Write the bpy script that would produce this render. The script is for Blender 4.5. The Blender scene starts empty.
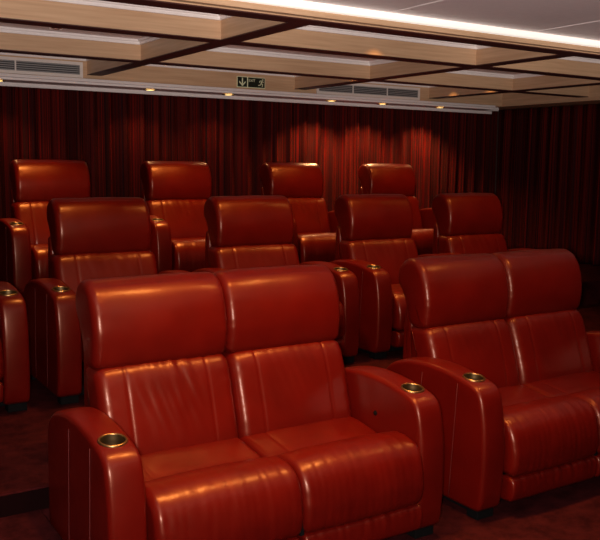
import bpy, bmesh, math, random
from mathutils import Vector, Matrix, noise
random.seed(7)
S = bpy.context.scene
col = S.collection
PI = math.pi

# ------------------------------------------------------------------ materials
def s2l(c):
    return tuple((x/255/12.92) if x/255 <= .04045 else ((x/255+.055)/1.055)**2.4 for x in c)

def nodes(name):
    m = bpy.data.materials.new(name); m.use_nodes = True
    nt = m.node_tree
    return m, nt, nt.nodes['Principled BSDF'], nt.nodes.new('ShaderNodeTexCoord')

def simple(name, rgb, rough=.6, metal=0., coat=0.):
    m, nt, b, tc = nodes(name)
    n = nt.nodes.new('ShaderNodeTexNoise'); n.inputs['Scale'].default_value = 35
    nt.links.new(tc.outputs['Object'], n.inputs['Vector'])
    mx = nt.nodes.new('ShaderNodeMixRGB'); mx.blend_type = 'MULTIPLY'; mx.inputs[0].default_value = .12
    mx.inputs[1].default_value = (*rgb, 1); nt.links.new(n.outputs['Fac'], mx.inputs[2])
    nt.links.new(mx.outputs[0], b.inputs['Base Color'])
    b.inputs['Roughness'].default_value = rough; b.inputs['Metallic'].default_value = metal
    b.inputs['Coat Weight'].default_value = coat
    return m

def emis(name, rgb, k):
    m, nt, b, tc = nodes(name)
    b.inputs['Base Color'].default_value = (*rgb, 1)
    b.inputs['Emission Color'].default_value = (*rgb, 1)
    b.inputs['Emission Strength'].default_value = k
    return m

def leather(name, c1, c2):
    m, nt, b, tc = nodes(name)
    L = nt.links.new
    n = nt.nodes.new('ShaderNodeTexNoise'); n.inputs['Scale'].default_value = 5; n.inputs['Detail'].default_value = 3
    L(tc.outputs['Object'], n.inputs['Vector'])
    r = nt.nodes.new('ShaderNodeValToRGB')
    r.color_ramp.elements[0].position = .3; r.color_ramp.elements[0].color = (*c1, 1)
    r.color_ramp.elements[1].position = .75; r.color_ramp.elements[1].color = (*c2, 1)
    L(n.outputs['Fac'], r.inputs[0]); L(r.outputs[0], b.inputs['Base Color'])
    v = nt.nodes.new('ShaderNodeTexVoronoi'); v.inputs['Scale'].default_value = 420
    L(tc.outputs['Object'], v.inputs['Vector'])
    n2 = nt.nodes.new('ShaderNodeTexNoise'); n2.inputs['Scale'].default_value = 28; n2.inputs['Detail'].default_value = 4
    L(tc.outputs['Object'], n2.inputs['Vector'])
    b1 = nt.nodes.new('ShaderNodeBump'); b1.inputs['Strength'].default_value = .12; b1.inputs['Distance'].default_value = .0006
    L(v.outputs['Distance'], b1.inputs['Height'])
    b2 = nt.nodes.new('ShaderNodeBump'); b2.inputs['Strength'].default_value = .16; b2.inputs['Distance'].default_value = .004
    L(n2.outputs['Fac'], b2.inputs['Height']); L(b1.outputs[0], b2.inputs['Normal'])
    L(b2.outputs[0], b.inputs['Normal'])
    n3 = nt.nodes.new('ShaderNodeTexNoise'); n3.inputs['Scale'].default_value = 14
    L(tc.outputs['Object'], n3.inputs['Vector'])
    mr = nt.nodes.new('ShaderNodeMapRange'); mr.inputs['To Min'].default_value = .31; mr.inputs['To Max'].default_value = .41
    L(n3.outputs['Fac'], mr.inputs['Value']); L(mr.outputs[0], b.inputs['Roughness'])
    b.inputs['Specular IOR Level'].default_value = .42; b.inputs['Specular Tint'].default_value = (1., .42, .22, 1)
    b.inputs['Coat Weight'].default_value = .28; b.inputs['Coat Roughness'].default_value = .24; b.inputs['Coat IOR'].default_value = 1.4
    L(b2.outputs[0], b.inputs['Coat Normal'])
    return m

def wood(name, c1, c2, axis):
    m, nt, b, tc = nodes(name)
    L = nt.links.new
    mp = nt.nodes.new('ShaderNodeMapping')
    sc = [60, 60, 60]; sc[axis] = 2.5
    mp.inputs['Scale'].default_value = sc
    L(tc.outputs['Object'], mp.inputs['Vector'])
    n = nt.nodes.new('ShaderNodeTexNoise'); n.inputs['Scale'].default_value = 1; n.inputs['Detail'].default_value = 5
    L(mp.outputs[0], n.inputs['Vector'])
    r = nt.nodes.new('ShaderNodeValToRGB')
    r.color_ramp.elements[0].position = .3; r.color_ramp.elements[0].color = (*c1, 1)
    r.color_ramp.elements[1].position = .7; r.color_ramp.elements[1].color = (*c2, 1)
    L(n.outputs['Fac'], r.inputs[0]); L(r.outputs[0], b.inputs['Base Color'])
    b.inputs['Roughness'].default_value = .38
    return m

def fabric_stripes(name):
    m, nt, b, tc = nodes(name)
    L = nt.links.new
    sep = nt.nodes.new('ShaderNodeSeparateXYZ'); L(tc.outputs['UV'], sep.inputs[0])
    def layer(scale, cols, off=0):
        mul = nt.nodes.new('ShaderNodeMath'); mul.operation = 'MULTIPLY_ADD'
        mul.inputs[1].default_value = scale; mul.inputs[2].default_value = off
        L(sep.outputs[0], mul.inputs[0])
        n = nt.nodes.new('ShaderNodeTexNoise'); n.noise_dimensions = '1D'
        n.inputs['Scale'].default_value = 1; n.inputs['Detail'].default_value = 1.5
        L(mul.outputs[0], n.inputs['W'])
        r = nt.nodes.new('ShaderNodeValToRGB'); r.color_ramp.interpolation = 'CONSTANT'
        e = r.color_ramp.elements
        e[0].position = 0; e[0].color = (*cols[0][1], 1)
        e[1].position = cols[1][0]; e[1].color = (*cols[1][1], 1)
        for p, c in cols[2:]:
            x = e.new(p); x.color = (*c, 1)
        L(n.outputs['Fac'], r.inputs[0]); return r
    a = layer(80, [(0, (.010, .004, .004)), (.38, (.075, .003, .002)), (.45, (.040, .014, .010)), (.49, (.12, .004, .002)),
                   (.54, (.016, .010, .014)), (.58, (.085, .008, .004)), (.63, (.018, .004, .003)), (.68, (.15, .006, .003))])
    c = layer(7, [(0, (.45, .5, .6)), (.42, (.7, .8, .9)), (.50, (1.2, .9, .8)), (.60, (.55, .8, .8))], 9.3)
    mx = nt.nodes.new('ShaderNodeMixRGB'); mx.blend_type = 'MULTIPLY'; mx.inputs[0].default_value = .8
    L(a.outputs[0], mx.inputs[1]); L(c.outputs[0], mx.inputs[2])
    L(mx.outputs[0], b.inputs['Base Color'])
    b.inputs['Roughness'].default_value = .8
    b.inputs['Specular IOR Level'].default_value = .04
    b.inputs['Sheen Weight'].default_value = .0
    b.inputs['Sheen Tint'].default_value = (.8, .2, .15, 1)
    return m

def carpet_mat(name):
    m, nt, b, tc = nodes(name)
    L = nt.links.new
    n = nt.nodes.new('ShaderNodeTexNoise'); n.inputs['Scale'].default_value = 9; n.inputs['Detail'].default_value = 6; n.inputs['Roughness'].default_value = .75
    L(tc.outputs['Object'], n.inputs['Vector'])
    r = nt.nodes.new('ShaderNodeValToRGB')
    r.color_ramp.elements[0].position = .38; r.color_ramp.elements[0].color = (.020, .0020, .0022, 1)
    r.color_ramp.elements[1].position = .66; r.color_ramp.elements[1].color = (.050, .006, .006, 1)
    L(n.outputs['Fac'], r.inputs[0]); L(r.outputs[0], b.inputs['Base Color'])
    n2 = nt.nodes.new('ShaderNodeTexNoise'); n2.inputs['Scale'].default_value = 400
    L(tc.outputs['Object'], n2.inputs['Vector'])
    bp = nt.nodes.new('ShaderNodeBump'); bp.inputs['Strength'].default_value = .5; bp.inputs['Distance'].default_value = .004
    L(n2.outputs['Fac'], bp.inputs['Height']); L(bp.outputs[0], b.inputs['Normal'])
    b.inputs['Roughness'].default_value = .95; b.inputs['Specular IOR Level'].default_value = .05
    return m

LEATHER = leather('red_leather', (.070, .0017, .0009), (.098, .0028, .0013))
SEAM = simple('seam_thread', (.085, .004, .003), .8)
BRASS = simple('antique_brass', (.34, .21, .085), .36, 1.)
BRASS_DARK = simple('dark_brass', (.16, .10, .045), .45, 1.)
BLACK = simple('black_plastic', (.004, .0035, .0035), .85)
BLACK.node_tree.nodes['Principled BSDF'].inputs['Specular IOR Level'].default_value = .08
DARKWOOD = simple('dark_riser_board', (.006, .0012, .0012), .9)
DARKWOOD.node_tree.nodes['Principled BSDF'].inputs['Specular IOR Level'].default_value = .03
WOODX = wood('oak_veneer_x', (.50, .31, .18), (.62, .41, .25), 0)
WOODY = wood('oak_veneer_y', (.50, .31, .18), (.62, .41, .25), 1)
UNDER = simple('dark_stained_wood', (.055, .014, .012), .5)
WHITE = simple('white_moulding_paint', (.88, .82, .80), .45)
CEIL = simple('ceiling_panel_paint', (.86, .76, .77), .5)
WALL = simple('wall_paint', (.10, .05, .04), .8)
CARPET = carpet_mat('red_carpet')
DRAPE = fabric_stripes('striped_drape')
METAL = simple('grille_grey_metal', (.34, .33, .33), .4, .2)
FRAMEW = simple('grille_frame_paint', (.80, .72, .66), .5)
SIGNBLACK = simple('sign_dark_green', (.010, .016, .008), .4)
SIGNPALE = simple('sign_pale_green', (.80, .84, .55), .5)
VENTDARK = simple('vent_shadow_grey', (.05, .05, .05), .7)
BULB = emis('downlight_glow', (1., .66, .24), 4)
BULBOFF = simple('downlight_glass', (.9, .88, .95), .15)
COVE = emis('cove_diffuser', (1., .96, .88), .5)
CHROME = simple('chrome', (.7, .68, .72), .2, 1.)

# ------------------------------------------------------------------ helpers
def tag(o, label=None, cat=None, group=None, kind=None):
    for k, v in (('label', label), ('category', cat), ('group', group), ('kind', kind)):
        if v: o[k] = v
    return o

def link(name, me, mat, parent=None, smooth=False):
    if mat and not me.materials: me.materials.append(mat)
    if smooth:
        for p in me.polygons: p.use_smooth = True
    o = bpy.data.objects.new(name, me); col.objects.link(o)
    if parent: o.parent = parent
    return o

def empty(name, loc=(0, 0, 0)):
    o = bpy.data.objects.new(name, None); o.empty_display_size = .1
    o.location = loc; col.objects.link(o); return o

def boxes(name, bs, mat, parent=None, bevel=0):
    """bs: list of (x0,x1,y0,y1,z0,z1)"""
    bm = bmesh.new()
    for x0, x1, y0, y1, z0, z1 in bs:
        v = [bm.verts.new(p) for p in ((x0,y0,z0),(x1,y0,z0),(x1,y1,z0),(x0,y1,z0),(x0,y0,z1),(x1,y0,z1),(x1,y1,z1),(x0,y1,z1))]
        for f in ((0,3,2,1),(4,5,6,7),(0,1,5,4),(1,2,6,5),(2,3,7,6),(3,0,4,7)):
            bm.faces.new([v[i] for i in f])
    if bevel:
        bmesh.ops.bevel(bm, geom=bm.edges[:], offset=bevel, segments=2, affect='EDGES', profile=.5)
    me = bpy.data.meshes.new(name); bm.to_mesh(me); bm.free()
    return link(name, me, mat, parent)

def resample(pts, n):
    """closed Catmull-Rom through pts, n even samples"""
    m = len(pts); dense = []
    for i in range(m):
        p0, p1, p2, p3 = [Vector(pts[(i+k) % m]) for k in (-1, 0, 1, 2)]
        for j in range(16):
            t = j/16
            dense.append(.5*((2*p1)+(-p0+p2)*t+(2*p0-5*p1+4*p2-p3)*t*t+(-p0+3*p1-3*p2+p3)*t**3))
    dense.append(dense[0])
    L = [0]
    for a, b in zip(dense, dense[1:]): L.append(L[-1]+(b-a).length)
    out = []; k = 0
    for i in range(n):
        s = L[-1]*i/n
        while L[k+1] < s: k += 1
        t = (s-L[k])/max(L[k+1]-L[k], 1e-9)
        out.append(dense[k].lerp(dense[k+1], t))
    return out

def poly_normals(P):
    n = len(P)
    area = sum(P[i].x*P[(i+1) % n].y-P[(i+1) % n].x*P[i].y for i in range(n))
    sg = 1 if area > 0 else -1
    N = []
    for i in range(n):
        t = (P[(i+1) % n]-P[i-1]).normalized()
        N.append(Vector((t.y*sg, -t.x*sg)))
    return N

def cushion(name, prof, w, r, mat, parent=None, x0=0., disp=None, npf=72, nx=44, xs_end=7, cap_puff=0.):
    """closed YZ profile swept along X (width w, centred on x0), ends rounded with radius r; disp(x, y, z) pushes out"""
    P = resample(prof, npf); N = poly_normals(P)
    xs = []
    for i in range(xs_end): 
        a = PI/2*i/xs_end
        xs.append((-w/2+r*(1-math.cos(a)), r*(1-math.sin(a))))
    for i in range(nx+1):
        xs.append((-w/2+r+(w-2*r)*i/nx, 0))
    for i in range(xs_end-1, -1, -1):
        a = PI/2*i/xs_end
        xs.append((w/2-r*(1-math.cos(a)), r*(1-math.sin(a))))
    V = []; F = []; n = len(P)
    for x, ins in xs:
        for p, nn in zip(P, N):
            d = -ins + (disp(x, p.x, p.y, w) if disp else 0)
            q = p+nn*d
            V.append((x0+x, q.x, q.y))
    m = len(xs)
    for j in range(m-1):
        for i in range(n):
            a = j*n+i; b = j*n+(i+1) % n
            F.append((a, b, b+n, a+n))
    # caps: shrink rings towards the centre line
    for side in (0, m-1):
        base = side*n; cen = Vector((0, 0))
        ring = [Vector(V[base+i][1:]) for i in range(n)]
        for q in ring: cen += q/n
        xx = V[base][0]; sgn = -1 if side == 0 else 1
        prev = base
        for k, f in enumerate((.9, .7, .4)):
            st = len(V)
            for q in ring:
                s = cen.lerp(q, f); V.append((xx+sgn*cap_puff*(1-f*f), s.x, s.y))
            for i in range(n):
                a, b = prev+i, prev+(i+1) % n; c, d = st+(i+1) % n, st+i
                F.append((a, b, c, d) if side else (a, b, c, d)[::-1])
            prev = st
        F.append([prev+i for i in range(n)])
    me = bpy.data.meshes.new(name); me.from_pydata(V, [], F); me.validate()
    bm = bmesh.new(); bm.from_mesh(me); bmesh.ops.recalc_face_normals(bm, faces=bm.faces[:]); bm.to_mesh(me); bm.free()
    return link(name, me, mat, parent, True)

def lathe(name, prof, mat, parent=None, loc=(0, 0, 0), n=32, tilt=0.):
    V = []; F = []; k = len(prof)
    for i in range(n):
        a = 2*PI*i/n
        for r, z in prof: V.append((r*math.cos(a), r*math.sin(a), z))
    for i in range(n):
        for j in range(k-1):
            a = i*k+j; b = ((i+1) % n)*k+j
            F.append((a, b, b+1, a+1))
    M = Matrix.Translation(loc) @ Matrix.Rotation(tilt, 4, 'X')
    V = [tuple(M @ Vector(v)) for v in V]
    me = bpy.data.meshes.new(name); me.from_pydata(V, [], F)
    bm = bmesh.new(); bm.from_mesh(me); bmesh.ops.remove_doubles(bm, verts=bm.verts[:], dist=1e-6)
    bmesh.ops.recalc_face_normals(bm, faces=bm.faces[:]); bm.to_mesh(me); bm.free()
    return link(name, me, mat, parent, True)

def tube(name, paths, r, mat, parent=None, n=6):
    V = []; F = []
    for path in paths:
        path = [Vector(p) for p in path]; base = len(V)
        for i, p in enumerate(path):
            t = (path[min(i+1, len(path)-1)]-path[max(i-1, 0)]).normalized()
            a = t.cross(Vector((1, 0, 0)))
            if a.length < .1: a = t.cross(Vector((0, 0, 1)))
            a.normalize(); b = t.cross(a)
            for k in range(n):
                th = 2*PI*k/n; V.append(tuple(p+a*r*math.cos(th)+b*r*math.sin(th)))
        for i in range(len(path)-1):
            for k in range(n):
                F.append((base+i*n+k, base+i*n+(k+1) % n, base+(i+1)*n+(k+1) % n, base+(i+1)*n+k))
        F.append([base+k for k in range(n)][::-1]); F.append([base+(len(path)-1)*n+k for k in range(n)])
    me = bpy.data.meshes.new(name); me.from_pydata(V, [], F)
    return link(name, me, mat, parent, True)

# ------------------------------------------------------------------ seat parts (local: cup line at y=0, floor z=0)
HEAD = [(.462,.758),(.437,.778),(.424,.86),(.428,.93),(.447,1.0),(.480,1.058),(.535,1.094),(.605,1.092),(.655,1.055),
        (.672,1.00),(.658,.95),(.625,.91),(.595,.85),(.575,.785),(.54,.752),(.50,.748)]
BACK = [(.47,.765),(.432,.757),(.405,.725),(.380,.665),(.352,.585),(.328,.51),(.312,.44),(.318,.37),(.36,.33),(.45,.32),
        (.52,.36),(.545,.5),(.565,.65),(.57,.74),(.54,.765)]
REAR = [(.52,.07),(.57,.06),(.620,.07),(.630,.3),(.628,.6),(.620,.80),(.605,.86),(.59,.86),(.56,.80),(.545,.6),(.52,.3)]
SEAT = [(.37,.30),(.385,.38),(.36,.425),(.29,.430),(.20,.420),(.13,.412),(.102,.404),(.075,.418),(.03,.442),(-.03,.456),(-.09,.452),
        (-.138,.428),(-.170,.385),(-.187,.32),(-.190,.26),(-.180,.212),(-.150,.196),(-.09,.205),(.0,.24),(.2,.27)]
FOOT = [(-.150,.190),(-.176,.175),(-.183,.135),(-.176,.095),(-.155,.078),(-.09,.08),(-.07,.13),(-.10,.185)]
ARM = [(.575,.07),(.583,.20),(.581,.40),(.575,.505),(.552,.555),(.49,.600),(.38,.632),(.25,.645),(.12,.640),(.0,.622),(-.05,.611),
       (-.088,.595),(-.112,.560),(-.130,.49),(-.142,.40),(-.146,.28),(-.142,.16),(-.134,.08),(-.115,.05),(-.03,.045),(.25,.045),(.53,.045)]

def G(x, c, s): return math.exp(-((x-c)/s)**2)

def d_head(seed):
    def f(x, y, z, w):
        u = x/(w/2)
        front = 1 if y < .5 else .4
        d = .012*(1-u*u)*front
        # gathers along the bottom seam and the ends
        low = max(0, min(1, (.83-z)/.08))*(y < .5)
        d += .0014*low*noise.noise(Vector((x*55, z*6, seed)))*1.5
        e = max(0, (abs(u)-.78)/.22)
        d += .0035*e*noise.noise(Vector((x*10, z*60, seed+3)))
        d += .003*noise.noise(Vector((x*5, z*7, seed+9)))
        return d
    return f

def d_back(seed, amp=1.):
    def f(x, y, z, w):
        if y > .5: return 0
        u = x/(w/2)
        d = .010*(1-u*u)
        for c in (-.60, .60):
            d -= .0030*G(u, c, .026)
        if abs(u) < .6:
            top = max(0, min(1, (z-.46)/.16))
            d += amp*.0032*top*(1-abs(u/.6)**3)*noise.noise(Vector((x*30+z*9, z*5, seed)))*1.6
        e = max(0, (abs(u)-.72)/.28)
        d += .004*e*noise.noise(Vector((x*6, z*42, seed+3)))
        d += .004*noise.noise(Vector((x*4, z*5, seed+9)))
        return d
    return f

def d_seat(seed):
    def f(x, y, z, w):
        u = x/(w/2)
        if z < .25 and y > -.1: return 0
        d = .008*(1-u*u)
        if y < .09:
            # fine vertical gathers over the front roll
            fr = max(0, min(1, (.09-y)/.1))
            d += .0013*fr*noise.noise(Vector((x*42, z*5+y*5, seed)))*1.5
            d += .0028*fr*noise.noise(Vector((x*11, z*3.5, seed+5)))
            e = max(0, (abs(u)-.80)/.20)
            d += .005*e*noise.noise(Vector((x*9, (z-y)*38, seed+2)))
        else:
            d += .004*noise.noise(Vector((x*6, y*9, seed+8)))
            d -= .004*G(u, -.62, .03)*(y > .12)
        return d
    return f

def d_foot(seed):
    def f(x, y, z, w):
        top = max(0, min(1, (z-.10)/.08))
        return .0035*top*noise.noise(Vector((x*38, z*8, seed)))*1.6 if y < -.12 else 0
    return f

def d_arm(x, y, z, w):
    u = x/(w/2)
    return .006*(1-u*u)*(1 if z > .1 else 0)

def cup_cut(o, x, y, z, tilt):
    """bores the cup hole into the arm"""
    bm = bmesh.new()
    bmesh.ops.create_cone(bm, cap_ends=True, segments=40, radius1=.0445, radius2=.0445, depth=.16)
    me = bpy.data.meshes.new('cutter'); bm.to_mesh(me); bm.free()
    c = bpy.data.objects.new('cutter', me); col.objects.link(c)
    c.matrix_world = Matrix.Translation((x, y, z)) @ Matrix.Rotation(tilt, 4, 'X')
    md = o.modifiers.new('b', 'BOOLEAN'); md.object = c; md.operation = 'DIFFERENCE'; md.solver = 'EXACT'
    bpy.context.view_layer.update()
    dg = bpy.context.evaluated_depsgraph_get()
    nm = bpy.data.meshes.new_from_object(o.evaluated_get(dg))
    o.modifiers.clear(); o.data = nm
    for p in nm.polygons: p.use_smooth = True
    bpy.data.objects.remove(c)

CUPP = [(.0, -.078), (.034, -.078), (.037, -.072), (.036, -.066), (.0385, -.060), (.0375, -.052), (.040, -.046), (.0385, -.038), (.041, -.030),
        (.0395, -.022), (.0415, -.012), (.0425, .001)]
RING = [(.0425, -.004), (.0425, .0025), (.0440, .0050), (.0490, .0048), (.0515, .0020), (.0515, -.0025)]

def make_arm(parent, x, w, side, arm_mesh, button=False):
    """side -1 = viewer's left arm"""
    a = link('armrest', arm_mesh, LEATHER, parent); a.location.x = x-.006
    tilt = .13; z = .6255
    c = lathe('cup_holder', CUPP, BRASS_DARK, a, (0, 0, z-.001), tilt=tilt)
    lathe('cup_rim', RING, BRASS, a, (0, 0, z), tilt=tilt)
    # stitched seams on the outer cheek and round the front panel
    h = w/2+.0036
    paths = []
    s = side
    for yy in (.06, .30):
        paths.append([(s*h, yy-.004*k, *((.07+.53*k/8),)) for k in range(9)])
    tube('seam', paths, .0012, SEAM, a)
    if button:
        b = lathe('recline_button', [(0, .009), (.008, .008), (.011, .003), (.011, -.004)], BLACK, a)
        b.data.transform(Matrix.Translation((-s*(w/2+.001), .16, .485)) @ Matrix.Rotation(-s*PI/2, 4, 'Y'))
    return a

def arm_mesh_for(w):
    o = cushion('armrest', ARM, w, .019, LEATHER, None, 0, d_arm, npf=96, nx=10, xs_end=6, cap_puff=.004)
    cup_cut(o, 0, 0, .6255, .13)
    me = o.data; bpy.data.objects.remove(o)
    return me

ARM_S = arm_mesh_for(.136)
ARM_L = arm_mesh_for(.136)

def make_seat(parent, x, sw, hw, seed, amp=1.):
    cushion('seat_cushion', SEAT, sw, .030, LEATHER, parent, x, d_seat(seed), npf=100, nx=90, cap_puff=.004)
    cushion('footrest', FOOT, sw-.012, .014, LEATHER, parent, x, d_foot(seed+1), npf=40, nx=80, xs_end=4)
    cushion('backrest', BACK, sw, .045, LEATHER, parent, x, d_back(seed+2, amp), npf=84, nx=100, cap_puff=.006)
    cushion('headrest', HEAD, hw, .034, LEATHER, parent, x, d_head(seed+3), npf=84, nx=60, cap_puff=.003)
    cushion('back_panel', REAR, sw-.03, .02, LEATHER, parent, x, None, npf=56, nx=6, xs_end=4)

# ------------------------------------------------------------------ row geometry
YC = 2.6247
ROW = {1: (YC, 0.), 2: (4.4928, .2393), 3: (6.2839, .4718)}

def love(name, x_left_cup, label):
    t = empty(name, (x_left_cup+.66, ROW[1][0], 0))
    tag(t, label, 'sofa', 'red leather two-seat recliner sofas of the front row')
    for i, s in enumerate((-1, 1)):
        make_seat(t, s*.2925, .583, .585, 11+17*i+int(x_left_cup*10), 1.4 if i == 0 and x_left_cup < 1 else .45)
    make_arm(t, -.66, .136, -1, ARM_L); make_arm(t, .66, .136, 1, ARM_L, True)
    boxes('plinth', [(-.70, .70, -.03, .55, .02, .072)], BLACK, t, .004)
    for fx in (-.66, .66):
        for fy in (-.10, .50): boxes('foot', [(fx-.05, fx+.05, fy, fy+.07, 0, .055)], BLACK, t, .004)
    boxes('recliner_hinge', [(-.008, .008, -.165, -.155, .19, .30)], BLACK, t)
    return t

love('loveseat', .9249, 'large red leather two-seat recliner sofa at the front left, nearest of all the seats')
love('loveseat', .9249+1.32+.3563, 'red leather two-seat recliner sofa at the front right, cut off by the right picture edge')

proto = empty('recliner_chair')
make_seat(proto, 0, .650, .605, 71, .45)
make_arm(proto, -.405, .136, -1, ARM_S); make_arm(proto, .405, .136, 1, ARM_S)
boxes('plinth', [(-.44, .44, -.03, .55, .02, .072)], BLACK, proto, .004)
for fx in (-.405, .405):
    for fy in (-.10, .50): boxes('foot', [(fx-.05, fx+.05, fy, fy+.07, 0, .055)], BLACK, proto, .004)

def copy_tree(o, parent=None):
    c = o.copy(); col.objects.link(c); c.parent = parent
    for ch in list(o.children): copy_tree(ch, c)
    return c

CH = [
 (2, .615, 'red leather recliner cut off at the left edge, middle row, showing a cup holder armrest'),
 (2, 1.705, 'dark red leather recliner in the middle row behind the left seat of the nearest sofa'),
 (2, 2.775, 'red leather recliner in the middle row behind the right seat of the nearest sofa'),
 (2, 3.862, 'red leather recliner in the middle row, left armrest showing between the two front sofas'),
 (2, 4.834, 'rightmost red leather recliner of the middle row, headrest above the front right sofa'),
 (3, 1.905, 'leftmost red leather recliner of the back row, against the back curtain'),
 (3, 3.02, 'red leather recliner of the back row, second from the left'),
 (3, 4.225, 'red leather recliner of the back row, third from the left, right of the exit sign'),
 (3, 5.395, 'rightmost red leather recliner of the back row, furthest seat from the camera'),
]
for i, (row, x, lab) in enumerate(CH):
    o = proto if i == 0 else copy_tree(proto)
    o.location = (x, ROW[row][0], ROW[row][1])
    tag(o, lab, 'recliner', 'single red leather recliners in the middle row' if row == 2 else 'single red leather recliners in the back row')

# ------------------------------------------------------------------ room shell
X0, X1, Y0, Y1 = -2.0, 7.86, -1.6, 7.86
ZB, ZC = 2.30, 2.45
def struct(o, label=None):
    o['kind'] = 'structure'
    if label: o['label'] = label
    return o
struct(boxes('floor', [(X0, X1, Y0, Y1, -.1, 0)], CARPET), 'dark red carpeted floor in front of the seats')
E2, E3 = 3.300, 5.165
struct(boxes('riser_platform', [(X0, X1, E2, E3, 0, ROW[2][1])], CARPET, bevel=.008), 'carpeted platform under the middle row of seats')
struct(boxes('riser_platform', [(X0, X1, E3, Y1, 0, ROW[3][1])], CARPET, bevel=.008), 'carpeted platform under the back row of seats')
struct(boxes('aisle_step', [(X0, .842, 2.45, E2-.009, 0, .15)], CARPET, bevel=.008), 'low carpeted aisle step at the left beside the nearest sofa')
struct(boxes('riser_board', [(X0, 1.3, E2-.008, E2, .145, .232)], DARKWOOD), 'dark board on the platform edge at the left aisle')
struct(boxes('wall_back', [(X0, X1, Y1, Y1+.1, 0, 2.7)], WALL)); struct(boxes('wall_right', [(X1, X1+.1, Y0, Y1, 0, 2.7)], WALL))
struct(boxes('wall_left', [(X0-.1, X0, Y0, Y1, 0, 2.7)], WALL)); struct(boxes('wall_front', [(X0, X1, Y0-.1, Y0, 0, 2.7)], WALL))

# coffered ceiling grid
BW = .13
LATY = [3.685, 4.60, 5.90]           # front faces of the cross beams
DEPX = [-1.87, .23, 2.33, 4.44, 6.20]
FY = 7.14; FX = 7.34
NZ = 2.380
struct(boxes('ceiling', [(X0, X1, LATY[0], Y1, ZC, ZC+.1), (X0, X1, Y0, LATY[0], NZ, ZC+.1)], CEIL), 'grey ceiling panels above the wood beams')
tn = [0]
def trim(bs, mat, label=None, bevel=0, under=None):
    tn[0] += 1
    o = struct(boxes('trim_%d' % tn[0], bs, mat, None, bevel), label)
    if under:
        boxes('beam_underside', under, UNDER, o)
    return o
for k, y in enumerate(LATY):
    trim([(X0, FX, y, y+BW, ZB+.006, ZC if k else NZ)], WOODX, 'oak cross beam of the coffered ceiling, number %s from the front' % ('one', 'two', 'three')[k],
         under=[(X0, FX, y+.001, y+BW-.001, ZB, ZB+.006)])
for k, x in enumerate(DEPX):
    segs = []; us = []
    ys = LATY+[FY]
    for a, b in zip(ys, ys[1:]):
        segs.append((x, x+BW, a+BW, b, ZB+.006, ZC)); us.append((x+.001, x+BW-.001, a+BW, b, ZB, ZB+.006))
    trim(segs, WOODY, 'oak ceiling beam running towards the back wall', under=us)
# fascias
trim([(X0, FX+.001, FY, FY+.10, 2.262, ZC)], WOODX, 'oak fascia above the back curtain')
trim([(FX, X1, LATY[0], FY+.6, 2.262, ZC)], WOODY, 'oak fascia above the right curtain')
# white mouldings round each coffer
def ring_mould(x0, x1, y0, y1):
    out = []
    for h0, h1, d in ((ZC-.014, ZC, .034), (ZC-.034, ZC-.014, .016)):
        out += [(x0, x1, y0, y0+d, h0, h1), (x0, x1, y1-d, y1, h0, h1), (x0, x0+d, y0+d, y1-d, h0, h1), (x1-d, x1, y0+d, y1-d, h0, h1)]
    return out
xe = [(DEPX[i]+BW, (DEPX+[FX])[i+1]) for i in range(5)]
ye = [(LATY[0]+BW, LATY[1]), (LATY[1]+BW, LATY[2]), (LATY[2]+BW, FY)]
for a in xe:
    for b in ye:
        trim(ring_mould(a[0], a[1], b[0], b[1]), WHITE, 'white moulding lining one ceiling coffer')
# white soffit moulding along the back curtain
trim([(X0, 7.15, 7.055, 7.30, 2.236, 2.262), (X0, 7.15, 7.085, 7.30, 2.216, 2.236), (X0, 7.45, 7.41, 7.435, 2.190, 2.262)], WHITE, 'white stepped moulding above the back curtain', .003)
trim([(X0, 7.45, 7.30, 7.41, 2.222, 2.262)], WHITE)
# cove at the edge of the flat ceiling
trim([(X0, X1, 3.640, 3.684, ZB+.012, ZB+.040)], WOODX, 'oak lip below the ceiling light strip')
cv = boxes('cove_light', [(X0, X1, 3.615, 3.684, ZB+.041, NZ)], COVE, None, .012)
tag(cv, 'long bright white light strip along the edge of the flat grey ceiling', 'light')
trim([(2.85, 2.859, Y0, 3.60, NZ-.003, NZ), (3.95, 3.957, Y0, 3.60, NZ-.003, NZ), (5.05, 5.057, Y0, 3.60, NZ-.003, NZ)], WHITE, 'thin white joints of the flat ceiling panels')

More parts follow.
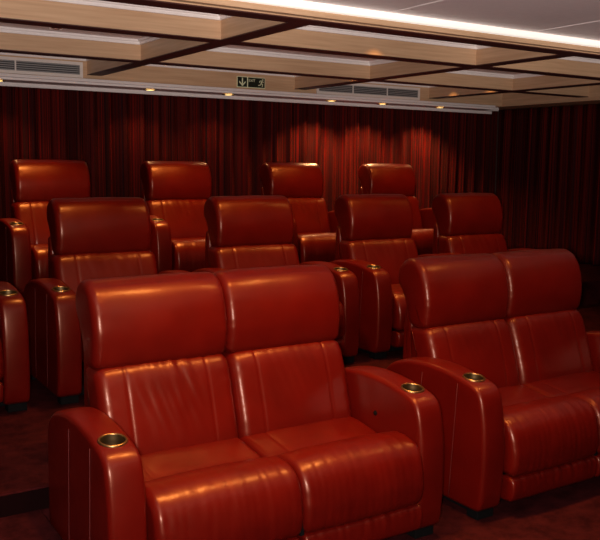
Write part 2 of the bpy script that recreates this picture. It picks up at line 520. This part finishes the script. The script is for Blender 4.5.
# ------------------------------------------------------------------ curtains
def curtain(name, length, z0, z1, place, seed, label):
    """pleated sheet; place(s, d) -> (x, y)"""
    n = int(length/.012); rows = 14
    V = []; F = []; U = []
    ph = 0; arc = 0; prev = None; cols = []
    for i in range(n+1):
        s = length*i/n
        wl = .17+.06*noise.noise(Vector((s*1.3, seed, 0)))
        ph += 2*PI*(length/n)/wl
        amp = .030+.016*noise.noise(Vector((s*2.1, seed+4, 0)))
        cols.append((s, ph, amp))
    for i, (s, ph, amp) in enumerate(cols):
        d0 = amp*math.sin(ph)+.008*math.sin(2*ph+1)
        if prev is not None: arc += math.hypot(length/n, d0-prev)
        prev = d0
        for j in range(rows+1):
            t = j/rows; z = z0+(z1-z0)*t
            k = .75+.25*(1-t)
            dd = d0*k+.012*noise.noise(Vector((s*3, z*.8, seed+7)))
            sx = s+.018*noise.noise(Vector((s*2, z*.6, seed+2)))*(1-t)
            x, y = place(sx, dd); V.append((x, y, z)); U.append((arc, z))
    for i in range(n):
        for j in range(rows):
            a = i*(rows+1)+j; F.append((a, a+rows+1, a+rows+2, a+1))
    me = bpy.data.meshes.new(name); me.from_pydata(V, [], F)
    uv = me.uv_layers.new(name='UVMap')
    for p in me.polygons:
        for li, vi in zip(p.loop_indices, p.vertices): uv.data[li].uv = U[vi]
    o = link(name, me, DRAPE, None, True)
    md = o.modifiers.new('thickness', 'SOLIDIFY'); md.thickness = .004
    tag(o, label, 'curtain')
    return o
ZP = ROW[3][1]
curtain('curtain', 9.66, ZP+.01, 2.28, lambda s, d: (-1.9+s, 7.60+d), 1.7, 'long striped dark red curtain hanging along the back wall behind the seats')
curtain('curtain', 2.375, ZP+.01, 2.255, lambda s, d: (7.70+d, 7.55-s), 5.2, 'striped dark red curtain on the right wall over the back platform')
curtain('curtain', 1.84, ROW[2][1]+.01, 2.255, lambda s, d: (7.70+d, 5.155-s), 8.4, 'striped dark red curtain on the right wall beside the middle row')

# ------------------------------------------------------------------ ceiling fittings
def downlight(x, y, z, glow, label, group, r=.030):
    t = empty('downlight', (x, y, z)); tag(t, label, 'ceiling light', group)
    lathe('bezel', [(r, .0), (r+.004, -.006), (r+.012, -.005), (r+.016, 0)], BRASS if glow is BULB else CHROME, t)
    lathe('lamp', [(0, -.004), (r*.7, -.0035), (r, -.001)], glow, t)
    return t
SOFF = [(1.60, 'far left, at the picture edge'), (2.93, 'over the gap between the two leftmost chairs'), (3.73, 'just left below the exit sign'),
        (4.93, 'third from the right end'), (5.60, 'second from the right end'), (6.42, 'at the right end of the row')]
for x, w in SOFF:
    downlight(x, 7.20, 2.214, BULB, 'small glowing downlight in the white moulding, '+w, 'glowing downlights above the back curtain', .048)
for x, y, w in ((1.66, 5.72, 'at the left between the two nearest oak beams'), (5.02, 4.96, 'towards the right side of the coffered ceiling')):
    downlight(x, y, ZC, BULBOFF, 'small unlit silver downlight '+w, 'silver downlights in the coffers', .024)

def vent(x0, x1, nseg, label):
    t = empty('air_vent', ((x0+x1)/2, FY, 2.34)); tag(t, label, 'air vent', 'metal air vents in the oak fascia')
    h = (x1-x0)/2; zb, zt = -.068, .064; fr = .026
    boxes('frame', [(-h, h, -.012, 0, zt-fr, zt), (-h, h, -.012, 0, zb, zb+fr), (-h, -h+fr, -.012, 0, zb+fr, zt-fr), (h-fr, h, -.012, 0, zb+fr, zt-fr)]
          + [(-h+2*h*k/nseg-.006, -h+2*h*k/nseg+.006, -.011, 0, zb+fr, zt-fr) for k in range(1, nseg)], FRAMEW, t)
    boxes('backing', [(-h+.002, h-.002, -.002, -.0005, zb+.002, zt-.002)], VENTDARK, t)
    sl = []
    for k in range(5):
        z = zb+fr+.006+(zt-zb-2*fr-.012)*k/4
        sl.append((-h+fr, h-fr, -.009, -.003, z-.0035, z+.0035))
    s = boxes('louvre', sl, METAL, t)
    return t
vent(.60, 2.29, 3, 'long louvred metal air vent in the oak fascia at the far left')
vent(4.70, 6.06, 3, 'louvred metal air vent in the oak fascia right of the exit sign')

# exit sign
sg = empty('exit_sign', (3.79+.15, FY, 2.335)); tag(sg, 'dark green exit sign with down arrow and running figure on the oak fascia', 'sign')
W2, H2 = .155, .052
boxes('sign_board', [(-W2, W2, -.010, 0, -H2, H2)], SIGNPALE, sg)
pnl = boxes('arrow_panel', [(-W2+.006, -W2+.108, -.012, -.0101, -H2+.007, H2-.006)], SIGNBLACK, sg)
pn2 = boxes('exit_panel', [(-W2+.120, W2-.006, -.012, -.0101, -H2+.007, H2-.006)], SIGNBLACK, sg)
def flat(name, polys, mat, parent, y0=-.0135, y1=-.0121):
    V = []; F = []
    for P in polys:
        b = len(V); n = len(P)
        V += [(x, y0, z) for x, z in P]+[(x, y1, z) for x, z in P]
        F.append(list(range(b, b+n))); F.append(list(range(b+2*n-1, b+n-1, -1)))
        for i in range(n): F.append((b+i, b+(i+1) % n, b+n+(i+1) % n, b+n+i))
    me = bpy.data.meshes.new(name); me.from_pydata(V, [], F)
    bm = bmesh.new(); bm.from_mesh(me); bmesh.ops.recalc_face_normals(bm, faces=bm.faces[:]); bm.to_mesh(me); bm.free()
    return link(name, me, mat, parent)
cx = -W2+.057
flat('arrow', [[(cx-.006, .040), (cx+.006, .040), (cx+.006, -.020), (cx-.006, -.020)],
               [(cx, -.040), (cx-.034, -.006), (cx-.034, .010), (cx, -.024)],
               [(cx, -.040), (cx, -.024), (cx+.034, .010), (cx+.034, -.006)]], SIGNPALE, pnl)
fx = W2-.045
def limb(p, q, r):
    d = Vector((q[0]-p[0], q[1]-p[1])).normalized(); n = Vector((-d.y, d.x))*r
    return [(p[0]+n.x, p[1]+n.y), (p[0]-n.x, p[1]-n.y), (q[0]-n.x, q[1]-n.y), (q[0]+n.x, q[1]+n.y)]
hd = [(fx+.016+.0075*math.cos(a*PI/5), .031+.0075*math.sin(a*PI/5)) for a in range(10)]
flat('running_figure', [hd, limb((fx+.010, .022), (fx-.002, -.004), .0075), limb((fx-.002, -.004), (fx+.016, -.014), .0045),
                        limb((fx+.016, -.014), (fx+.010, -.036), .0040), limb((fx-.002, -.004), (fx-.014, -.022), .0045),
                        limb((fx-.014, -.022), (fx-.034, -.024), .0040), limb((fx+.008, .020), (fx+.026, .006), .0035),
                        limb((fx+.008, .020), (fx-.014, .020), .0035), limb((fx-.014, .020), (fx-.022, .004), .0035)], SIGNPALE, pn2)
cu = bpy.data.curves.new('exit_text', 'FONT'); cu.body = 'EXIT'; cu.size = .036; cu.extrude = .0006
tmp = bpy.data.objects.new('tmp', cu); col.objects.link(tmp)
bpy.context.view_layer.update()
tme = bpy.data.meshes.new_from_object(tmp.evaluated_get(bpy.context.evaluated_depsgraph_get()))
bpy.data.objects.remove(tmp)
tme.transform(Matrix.Translation((-W2+.124, -.0126, .006)) @ Matrix.Rotation(PI/2, 4, 'X'))
tme.materials.clear()
link('exit_lettering', tme, SIGNPALE, pn2)

# ------------------------------------------------------------------ light
def lamp(name, kind, loc, power, colr, size=.05, spot=None, blend=.6, target=None):
    d = bpy.data.lights.new(name, kind); d.energy = power; d.color = colr
    if kind == 'AREA': d.size = size
    else: d.shadow_soft_size = size
    if kind == 'SPOT': d.spot_size = math.radians(spot); d.spot_blend = blend
    o = bpy.data.objects.new(name, d); col.objects.link(o); o.location = loc
    if target is not None:
        o.rotation_euler = (Vector(target)-Vector(loc)).to_track_quat('-Z', 'Y').to_euler()
    return o
WARM = (1., .44, .10)
# camera flash
CR = Vector((0.84517749, -0.53434973, 0.01205709)); CU = Vector((0.05854729, 0.1149793, 0.99164105)); CF = Vector((0.53126944, 0.83740679, -0.12846264))
CP = Vector((0, 0, 1.5688))
lamp('camera_flash', 'SPOT', CP-CR*.06-CU*.005, 415, (1., .88, .84), .05, 150, .6, CP-CR*.06-CU*.005+CF)
# recessed warm spots above the seats
for x, y, p in ((1.15, 2.42, 26), (1.65, 2.40, 40), (2.35, 2.45, 30), (3.5, 2.45, 22),
             (1.6, 4.28, 22), (2.75, 4.28, 40), (3.85, 4.28, 30), (4.9, 4.28, 26),
             (1.75, 6.12, 44), (3.0, 6.12, 48), (4.3, 6.12, 44), (5.45, 6.12, 40)):
    z = (NZ if y < 3.6 else ZC)-.02
    lamp('warm_spot', 'SPOT', (x, y, z), p*2.9, WARM, .06, 95, .9, (x, y+.10, 0))
for x in (-.6, 1.6, 3.8):  # added fill spots behind the camera, no real fixtures, to brighten ceiling and beams
    lamp('added_ceiling_fill', 'SPOT', (x, -1.3, 1.1), 360, (1., .86, .76), .08, 38, 1., (x+1.6, 3.8, 2.75))
for x, w in SOFF:
    lamp('soffit_spot', 'SPOT', (x, 7.24, 2.195), 10 if x < 4 else 60, (1, .55, .22), .02, 120, .7, (x, 7.40, 0))
# scallops on the beams
for x, y in ((3.50, 4.60-.10), (6.20-.10, 6.75), (6.20-.10, 6.20)):
    lamp('scallop_spot', 'SPOT', (x, y, ZC-.015), 5, (1, .50, .16), .012, 100, 1., (x, y, 0))

w = bpy.data.worlds.new('world'); S.world = w; w.use_nodes = True
w.node_tree.nodes['Background'].inputs[0].default_value = (.05, .03, .03, 1)
w.node_tree.nodes['Background'].inputs[1].default_value = .3

# ------------------------------------------------------------------ camera
cd = bpy.data.cameras.new('camera'); cam = bpy.data.objects.new('camera', cd); col.objects.link(cam)
cd.sensor_fit = 'HORIZONTAL'; cd.sensor_width = 36; cd.lens = 825.0851/600*36; cd.clip_start = .02
M = Matrix((CR, CU, -CF)).transposed().to_4x4(); M.translation = CP
cam.matrix_world = M
S.camera = cam
S.view_settings.view_transform = 'Standard'; S.view_settings.look = 'None'
S.view_settings.gamma = 1; S.view_settings.use_curve_mapping = False
S.view_settings.exposure = 0
